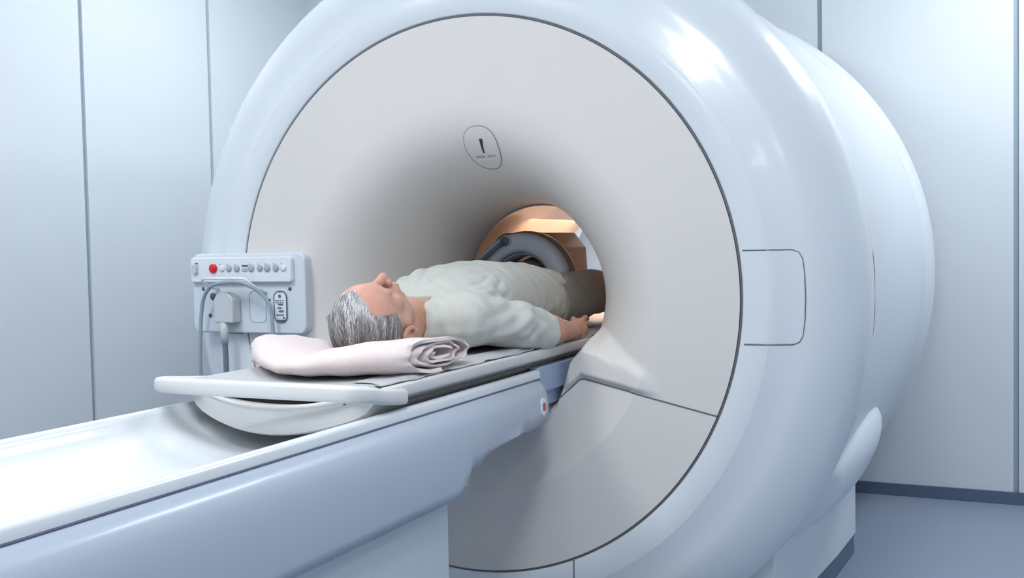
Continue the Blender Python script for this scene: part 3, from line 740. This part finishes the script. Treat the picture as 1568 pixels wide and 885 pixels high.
    # ---------------- trousers
    T = Field(steps([(-.24, .24, .006)]), steps([(.36, 1.16, .007)]), steps([(.86, 1.14, .005)]))
    T.ell((0, .44, .975), (.172, .12, .105), .03)
    for s in (1, -1):
        for a, b_, ra, rb in LEGS[s]: T.cap((s*a[0], a[1], a[2]), (s*b_[0], b_[1], b_[2]), ra, rb, .02)
    X_, Y_, Z_ = T.grid((slice(None),)*3); T.F = np.maximum(np.maximum(T.F, (.38-Y_+0*X_+0*Z_).astype(np.float32)), (Y_-1.10+0*X_+0*Z_).astype(np.float32))
    Vt, Ft = nets(T.F, T.x, T.y, T.z)
    Vt[:, 2] += .002*np.sin(Vt[:, 1]*60+Vt[:, 0]*30); Vt[:, 2] = np.maximum(Vt[:, 2], .868)
    mesh_np('trousers', Vt, Ft, MTROU, p)
    return p
person()

# ------------------------------------------------------------------ knee coil
kx, kz, ky = -.070, 1.030, .55
kc = thing('knee_coil', 'grey ringed imaging coil with a dark casing around the far knee inside the bore', 'imaging coil', (kx, .8, .883))
def ring_solid(name, y0, y1, ro, ri, m, parent, n=64, zmin=.874, cx_=kx, cz_=kz, round_=.012, sq=1.0):
    secs = []
    prof_ = [(y0+round_, ri), (y0, ri+round_), (y0, ro-round_), (y0+round_, ro), (y1-.004, ro), (y1, ro-.004), (y1, ri+.004), (y1-.004, ri)]
    for k in range(n+1):
        a = math.radians(-50)+math.radians(280)*k/n; c_, s_ = math.cos(a), math.sin(a)
        secs.append([(min(cx_+r*c_, .078 if cz_+r*s_ < 1.03 else .13), y, max(zmin, cz_+r*s_)) for y, r in prof_])
    return loft(name, secs, m, parent)
ring_solid('front_ring', ky, ky+.05, .186, .118, MCOIL, kc)
ring_solid('inner_ring', ky+.03, ky+.20, .121, .106, MCOIL, kc)
ring_solid('rear_ring', ky+.05, ky+.09, .194, .15, MCOILB, kc)
# casing: faceted hood behind the rings
hood = [(-.262, .874), (-.268, 1.0), (-.255, 1.12), (-.19, 1.205), (-.165, 1.218), (-.012, 1.218), (.035, 1.160), (.040, 1.075), (.045, .874), (.025, .874), (.022, 1.06), (-.01, 1.12), (-.07, 1.146), (-.13, 1.12), (-.18, 1.06), (-.19, .874)]
extrude('casing', hood, ky+.08, ky+.40, 1, MCOILB, kc, bevel=.006)
kn = tube('locking_knob', [(kx-.050, ky-.012, kz+.158), (kx-.050, ky+.006, kz+.158)], .017, MCON, kc, n=24)
tube('lever', [(kx-.055, ky-.018, kz+.153), (kx-.10, ky-.02, kz+.120), (kx-.155, ky-.02, kz+.075)], .008, MCON, kc, n=10)
tube('knob_rim', [(kx-.050+.019*math.cos(a), ky-.004, kz+.158+.019*math.sin(a)) for a in np.linspace(0, 2*math.pi, 25)[:-1]], .003, MCOIL, kn, n=6, closed=True)

# ------------------------------------------------------------------ control panel on the scanner's left
YP = -.032
def cp(px, py): return (-1.047+(px-300)*.002745, 1.165-(py-388)*.00219)
def crect(x0, y0, x1, y1):
    a = cp(x0, y0); b = cp(x1, y1); return (a[0]+b[0])/2, (a[1]+b[1])/2, b[0]-a[0], a[1]-b[1]
pan = thing('control_panel', 'pale wall of controls and sockets mounted beside the face left of the bore', 'control panel', (-.82, .0, .89))
def plate(name, x0, y0, x1, y1, ya, yb, m, r=.02, parent=pan, bevel=.004):
    c = crect(x0, y0, x1, y1); return extrude(name, rrect(*c, r), ya, yb, 1, m, parent, bevel=bevel)
plate('housing', 298, 388, 472, 512, YP, .06, MPAN, .028, bevel=.007)
plate('button_strip', 301, 394, 457, 433, YP-.018, YP+.002, MPAN2, .012, bevel=.005)
ys_ = YP-.018
for i_, (px, mm, rad) in enumerate([(339, MRED, .0155), (352.4, MBTW, .011), (363.3, MBTN, .011), (375.4, MBTN, .012), (397.8, MBTN, .0125), (411, MBTN, .011), (422, MBTN, .0125), (434.8, MBTN, .012), (446.3, MBTW, .011)]):
    c = cp(px, 411); bz = .011 if mm is MRED else .006
    pts = [(c[0], ys_+.001, c[1]), (c[0], ys_-bz*.7, c[1]), (c[0], ys_-bz, c[1])]
    b_ = tube('push_button', pts, [rad, rad*.98, rad*.75], mm, pan, n=20)
    if mm is MRED: b_['label'] = 'large red stop button'
    elif mm is MBTW: b_['label'] = 'white round button'
    # small legend above
    x0, z0 = cp(px-4, 404.5); box('button_legend', x0, x0+.006, ys_-.0012, ys_+.001, z0-.002, z0+.001, MBTN, pan)
c = crect(383, 406, 392.5, 409); extrude('indicator_bar', rrect(*c, .002), ys_-.001, ys_+.001, 1, MCON, pan)
c = crect(383.5, 411, 391.5, 416); extrude('indicator_window', rrect(*c, .003), ys_-.003, ys_+.001, 1, MBTN, pan, bevel=.001)
sw = plate('key_switch', 307, 404, 314, 419, ys_-.012, ys_+.001, MPLUG, .008, bevel=.002)
x0, z0 = cp(309, 403.5); box('slot_mark', x0, x0+.013, ys_-.001, ys_+.001, z0-.001, z0+.003, MCON, pan)
# cable hook: bent white wire
hk = [(*cp(341, 444), YP), (*cp(335, 440), YP-.03), (*cp(332, 430), YP-.055), (*cp(333, 426.5), YP-.06), (*cp(367, 426), YP-.06), (*cp(400, 426.5), YP-.06), (*cp(402.5, 431), YP-.055), (*cp(408, 441), YP-.03), (*cp(415, 450), YP)]
tube('cable_hook', [(a, c_, b_) for a, b_, c_ in hk], .0045, MBTW, pan, n=10)
for px, py, rr in ((315.7, 443, .006), (450, 443, .006), (331, 455, .012), (338, 475, .004), (338, 485, .009), (326, 485, .007), (416, 460, .004), (419, 460, .004)):
    c = cp(px, py); tube('socket', [(c[0], YP+.002, c[1]), (c[0], YP-.003, c[1])], rr, MCON, pan, n=16)
def outline(name, x0, y0, x1, y1, r, m, rad, parent=pan, yy=YP):
    cx_, cz_, w_, h_ = crect(x0, y0, x1, y1); pts = [(x, yy-.0005, z) for x, z in rrect(cx_, cz_, w_, h_, r)]; return tube(name, pts, rad, m, parent, n=6, closed=True)
outline('blank_cover', 388, 446.5, 413.4, 494.5, .018, MBTN, .0013)
cn = plate('socket_block', 426.5, 447, 445, 493.5, YP-.004, YP+.001, MPAN2, .020, bevel=.001)
outline('block_rim', 426.5, 447, 445, 493.5, .020, MCON, .0022, cn, YP-.003)
for (x0, y0, x1, y1) in ((433.8, 452, 436.8, 456.5), (433, 465.8, 440, 467.6), (431.5, 471, 438, 472.8), (433.5, 475.8, 440.5, 478), (430, 482, 441, 483.3), (431, 490, 442, 491.8), (439.5, 485.5, 441.8, 488.5), (433.4, 446, 437.5, 448)):
    c = crect(x0, y0, x1, y1); extrude('pin_slot', rrect(*c, min(c[2], c[3])*.35, 2), YP-.0065, YP-.003, 1, MCON, cn)
for py in (460.8, 464):
    for px in (430, 433, 436.5, 440): c = crect(px-.8, py-.7, px+.8, py+.7); extrude('pin', rrect(*c, .0004, 2), YP-.006, YP-.003, 1, MCON, cn)
# plug with its cable
pg = thing('cable_plug', 'rounded light grey plug pushed into the control panel, cable hanging below', 'plug', (cp(360, 490)[0], YP-.04, cp(360, 495)[1]))
c = cp(360, 471); xw = .041; prof_ = []
pts_ = [(c[0]-xw, cp(0, 495)[1]), (c[0]+xw, cp(0, 495)[1]), (c[0]+xw, cp(0, 463)[1])]
for k in range(1, 12):
    a = math.pi*k/12; pts_.append((c[0]+xw*math.cos(a), cp(0, 463)[1]+.034*math.sin(a)))
pts_.append((c[0]-xw, cp(0, 463)[1]))
extrude('plug_body', pts_, YP-.046, YP-.001, 1, MPLUG, pg, bevel=.006)
x_ = cp(357.5, 0)[0]
tube('strain_relief', [(x_, YP-.032, cp(0, 494)[1]), (x_, YP-.032, cp(0, 510)[1]), (x_, YP-.032, cp(0, 527)[1])], [.015, .0145, .012], MPLUG, pg, n=16)
tube('cable', [(x_, YP-.032, cp(0, 526)[1]), (x_+.001, YP-.031, .75), (x_-.002, YP-.03, .4), (x_, YP-.03, .02)], .0095, MCABD, pg, n=12, smooth_pts=6)
# loose cable draped over the hook
lc = [(317, 600, .03), (318, 560, .035), (319.5, 520, .035), (322, 485, .035), (328, 458, .04), (341, 441, .05), (360, 433.5, .065), (387, 431, .07), (405, 435.5, .065), (418, 448, .045), (427, 464, .035), (430.5, 485, .032), (432, 520, .032), (433, 560, .03), (433, 700, .03)]
P_ = [(cp(a, b_)[0], YP-d, cp(a, b_)[1]) for a, b_, d in lc]
P_ = [(P_[0][0]-.002, P_[0][1], .02), (P_[0][0]-.002, P_[0][1], .35)]+P_+[(P_[-1][0], P_[-1][1], .02)]
o = tube('loose_cable', P_, .0065, MCAB, n=10, smooth_pts=8)
tag(origin_to(o, P_[0]), 'grey cable looped over the white wire hook on the control panel', 'cable')
